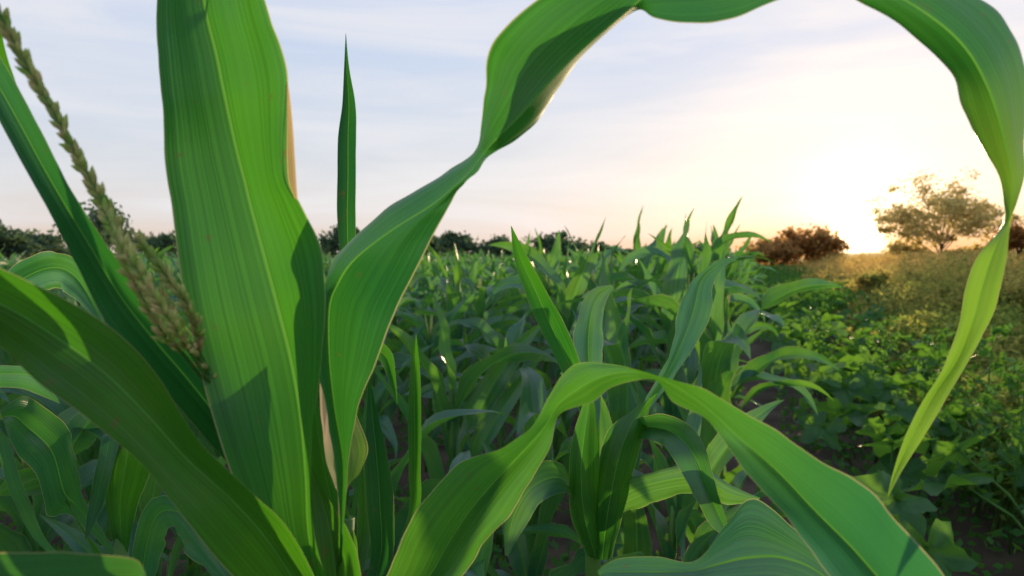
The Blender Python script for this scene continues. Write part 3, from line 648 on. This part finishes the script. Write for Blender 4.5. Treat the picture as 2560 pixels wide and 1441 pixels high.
# ---------------------------------------------------------------- trees
def tree(name,label,px,top,wpx,d,loose=False,mat=None,seed=0,nl=2600,base_z=0.3,bark=None,lsz=None):
    rg=np.random.RandomState(seed); p=PX(px,640,d); H=(PX(px,top,d)[2])-base_z; Wd=wpx/F*d
    e=empty(name,(p[0],p[1],base_z)); tag(e,label,'tree' if 'tree' in name else 'bush')
    tr=MB(); cen=[]
    th=H*(.36 if loose else .35); k0=.5 if loose else 1; tr.tube([(0,0,-.3),(.05*Wd*.2,0,th*.5),(0,0,th)],[.027*H*k0,.021*H*k0,.015*H*k0],7)
    nb=24 if loose else 11
    for k in range(nb):
        a=k*2.4+rg.uniform(-.4,.4); el=rg.uniform(.12,1.3); rr_=rg.uniform(.65,1)
        tip=np.array([math.cos(a)*math.cos(el)*Wd*.48*rr_,math.sin(a)*math.cos(el)*Wd*.48*rr_,th+math.sin(el)*(H-th)*.93*rr_-(0 if loose else H*.15*rg.rand())])
        z0=th*rg.uniform(.4,1); mid=tip*.5+np.array([0,0,z0*.5+.06*H]); tr.tube([(0,0,z0),tuple(mid),tuple(tip)],[.012*H*k0,.008*H*k0,.003*H*k0],5)
        cen+= [tip,mid*.35+tip*.65,mid*.7+tip*.3]
        for q in range(5 if loose else 2):
            t2=mid+(tip-mid)*rg.uniform(.1,.9)+rg.normal(size=3)*np.array([.10*Wd,.10*Wd,.09*H]); tr.tube([tuple(mid+(tip-mid)*.3),tuple(t2)],[.005*H*k0,.002*H*k0],4); cen.append(t2)
    if not loose:
        for q in range(16):
            a=rg.uniform(0,6.28); r=Wd*.46*math.sqrt(rg.rand()); cen.append(np.array([math.cos(a)*r,math.sin(a)*r,H*rg.uniform(.12,.6)]))
    cen=np.array(cen); cen[:,2]=np.minimum(cen[:,2],H*.95); idx=rg.randint(0,len(cen),nl)
    sg=np.array([Wd*.055,Wd*.055,H*.05])*(0.62 if loose else 1.3); sc_=rg.uniform(.4,1.6,len(cen))
    C=cen[idx]+rg.normal(size=(nl,3))*sg*sc_[idx][:,None]
    lf=MB(); lf.add(*leaf_cloud(C,lsz or (d*.0028 if loose else d*.0045),rg,1.6,1))
    ob('trunk',tr.mesh('trunk',bark or M_bark),e); ob('crown',lf.mesh('crown',mat or M_treeA,smooth=False),e)
T=[('tree','low rounded dark tree at the far left edge of the horizon',20,552,150,55),
 ('tree','dark tree between the left edge and the tallest left tree',115,570,150,60),
 ('tree','tallest dark tree on the left horizon, crossed by the tassel',255,486,200,50),
 ('bush','low bush right of the tallest left tree, beside the broad upright leaf',395,566,130,60),
 ('bush','dark bush behind the right edge of the broad leaf',760,595,120,62),
 ('tree','small dark tree directly behind the thin upright leaf',865,554,130,55),
 ('bush','low bush just right of the tree behind the thin upright leaf',965,598,120,66),
 ('bush','small bush left of the pointed tree on the centre horizon',1075,586,110,66),
 ('tree','pointed dark tree on the centre horizon',1145,570,100,62),
 ('bush','wide dark bush on the centre horizon',1245,582,130,62),
 ('tree','dark tree left of centre with uneven top behind the corn tips',1392,572,140,60),
 ('bush','small low bush right of centre on the horizon',1500,606,120,70),
 ('bush','faint low bush on the horizon left of the sunlit bushes',1620,614,130,75),
 ('bush','faint low bush on the horizon just before the sunlit bushes',1745,612,140,75)]
for i,(nme,lb,px,top,w,d) in enumerate(T): tree(nme,lb,px,top,w,d,seed=i+1,nl=1900)
rg=np.random.RandomState(9); n=13000; px_=rg.uniform(-400,1900,n); yy=95+rg.uniform(0,12,n); xx=(px_-1280)/F*yy
top=.9+1.5*np.clip(np.sin(px_*.019)+.6*np.sin(px_*.047+1),-.3,1.6)*(1-np.clip((px_-1300)/900,0,.7)); zz=.3+rg.uniform(0,1,n)*(top+.2)
b=MB(); b.add(*leaf_cloud(np.stack([xx,yy,zz],1),.38,rg,1.5,1)); tag(ob('far_wood',b.mesh('far_wood',M_treeA,smooth=False)),'low uneven line of dark woodland far behind the single trees','woodland',None,'stuff')
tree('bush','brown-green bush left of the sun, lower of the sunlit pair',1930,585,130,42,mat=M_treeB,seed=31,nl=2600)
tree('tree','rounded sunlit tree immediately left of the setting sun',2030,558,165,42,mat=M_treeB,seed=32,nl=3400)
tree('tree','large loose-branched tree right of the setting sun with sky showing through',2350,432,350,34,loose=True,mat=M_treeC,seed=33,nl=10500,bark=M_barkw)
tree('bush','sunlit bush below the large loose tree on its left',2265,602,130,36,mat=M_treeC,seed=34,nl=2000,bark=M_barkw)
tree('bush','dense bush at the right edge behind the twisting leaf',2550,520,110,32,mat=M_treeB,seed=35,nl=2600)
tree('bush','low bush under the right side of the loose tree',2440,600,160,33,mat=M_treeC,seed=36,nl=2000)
for i,(px,top,w,d,lb) in enumerate([(2185,668,170,13,'small golden shrub in the tall weeds directly below the sun'),
   (2330,650,190,15,'small shrub in the tall weeds below the loose-branched tree'),(2500,690,220,9,'green-brown shrub in the tall weeds near the right edge')]):
    tree('bush',lb,px,top,w,d,mat=M_shrub,seed=50+i,nl=4500,base_z=0.0,lsz=.05)

# ---------------------------------------------------------------- sun and sky
AZ=math.atan((2148-1280)/F); EL=rad(4.2)
S=Vector((math.sin(AZ)*math.cos(EL),math.cos(AZ)*math.cos(EL),math.sin(EL)))
ld=bpy.data.lights.new('sun','SUN'); ld.energy=5; ld.angle=rad(.6); ld.color=(1,.72,.42); ld.specular_factor=.35; lo=bpy.data.objects.new('sun',ld); col.objects.link(lo); lo.rotation_euler=S.to_track_quat('Z','Y').to_euler(); lo.location=(20,40,20)
w=bpy.data.worlds.new('World'); scene.world=w; w.use_nodes=True; nt=w.node_tree; N=nt.nodes; L=nt.links; N.clear()
tcn=N.new('ShaderNodeTexCoord'); sp_=N.new('ShaderNodeSeparateXYZ'); L.new(tcn.outputs['Generated'],sp_.inputs[0])
sky=N.new('ShaderNodeTexSky'); sky.sky_type='NISHITA'; sky.sun_disc=False; sky.sun_elevation=EL; sky.sun_rotation=AZ; sky.dust_density=2
grad=ramp(N,L,sp_.outputs[2],[(0.0,(.80,.60,.48)),(0.045,(.74,.68,.65)),(0.10,(.69,.71,.76)),(0.20,(.61,.68,.81)),(0.38,(.51,.63,.87)),(1.0,(.39,.55,.86))])
mp=N.new('ShaderNodeMapping'); mp.inputs['Scale'].default_value=(1.2,1.2,10); mp.inputs['Rotation'].default_value=(0,rad(-10),0); L.new(tcn.outputs['Generated'],mp.inputs['Vector'])
cn=N.new('ShaderNodeTexNoise'); cn.inputs['Scale'].default_value=1.6; cn.inputs['Detail'].default_value=7; cn.inputs['Roughness'].default_value=.55; cn.inputs['Distortion'].default_value=.7; L.new(mp.outputs[0],cn.inputs['Vector'])
cf=ramp(N,L,cn.outputs[0],[(.40,(0,0,0)),(.66,(1,1,1))])
g2=mix(N,L,mathn(N,L,'MULTIPLY',cf,.8),grad,(.80,.80,.85))
g3=mix(N,L,.02,g2,sky.outputs[0])
def scale(f,colr):
    v=N.new('ShaderNodeVectorMath'); v.operation='SCALE'; v.inputs[0].default_value=colr; L.new(f,v.inputs['Scale']); return v.outputs[0]
def lobe(el,power,amp):
    s=Vector((math.sin(AZ)*math.cos(el),math.cos(AZ)*math.cos(el),math.sin(el)))
    vm=N.new('ShaderNodeVectorMath'); vm.operation='DOT_PRODUCT'; L.new(tcn.outputs['Generated'],vm.inputs[0]); vm.inputs[1].default_value=s
    return mathn(N,L,'MULTIPLY',mathn(N,L,'POWER',mathn(N,L,'MAXIMUM',vm.outputs['Value'],0.0),power),amp)
def glow(el,power,colr,amp,src): return mix(N,L,1.0,src,scale(lobe(el,power,amp),colr),'ADD')
g4=glow(rad(2.6),420,(1.0,.86,.64),.6,g3)
low=ramp(N,L,sp_.outputs[2],[(0.0,(1,1,1)),(0.055,(0,0,0))])
g4=mix(N,L,mathn(N,L,'MULTIPLY',low,lobe(0.0,50,.95)),g4,(1.0,.50,.17))
g4=glow(rad(.9),3800,(1.0,.85,.55),6,g4)
bg=N.new('ShaderNodeBackground'); L.new(g4,bg.inputs[0]); bg.inputs[1].default_value=1.0
wo=N.new('ShaderNodeOutputWorld'); L.new(bg.outputs[0],wo.inputs[0])
scene.view_settings.view_transform='Standard'; scene.view_settings.look='None'; scene.view_settings.exposure=0
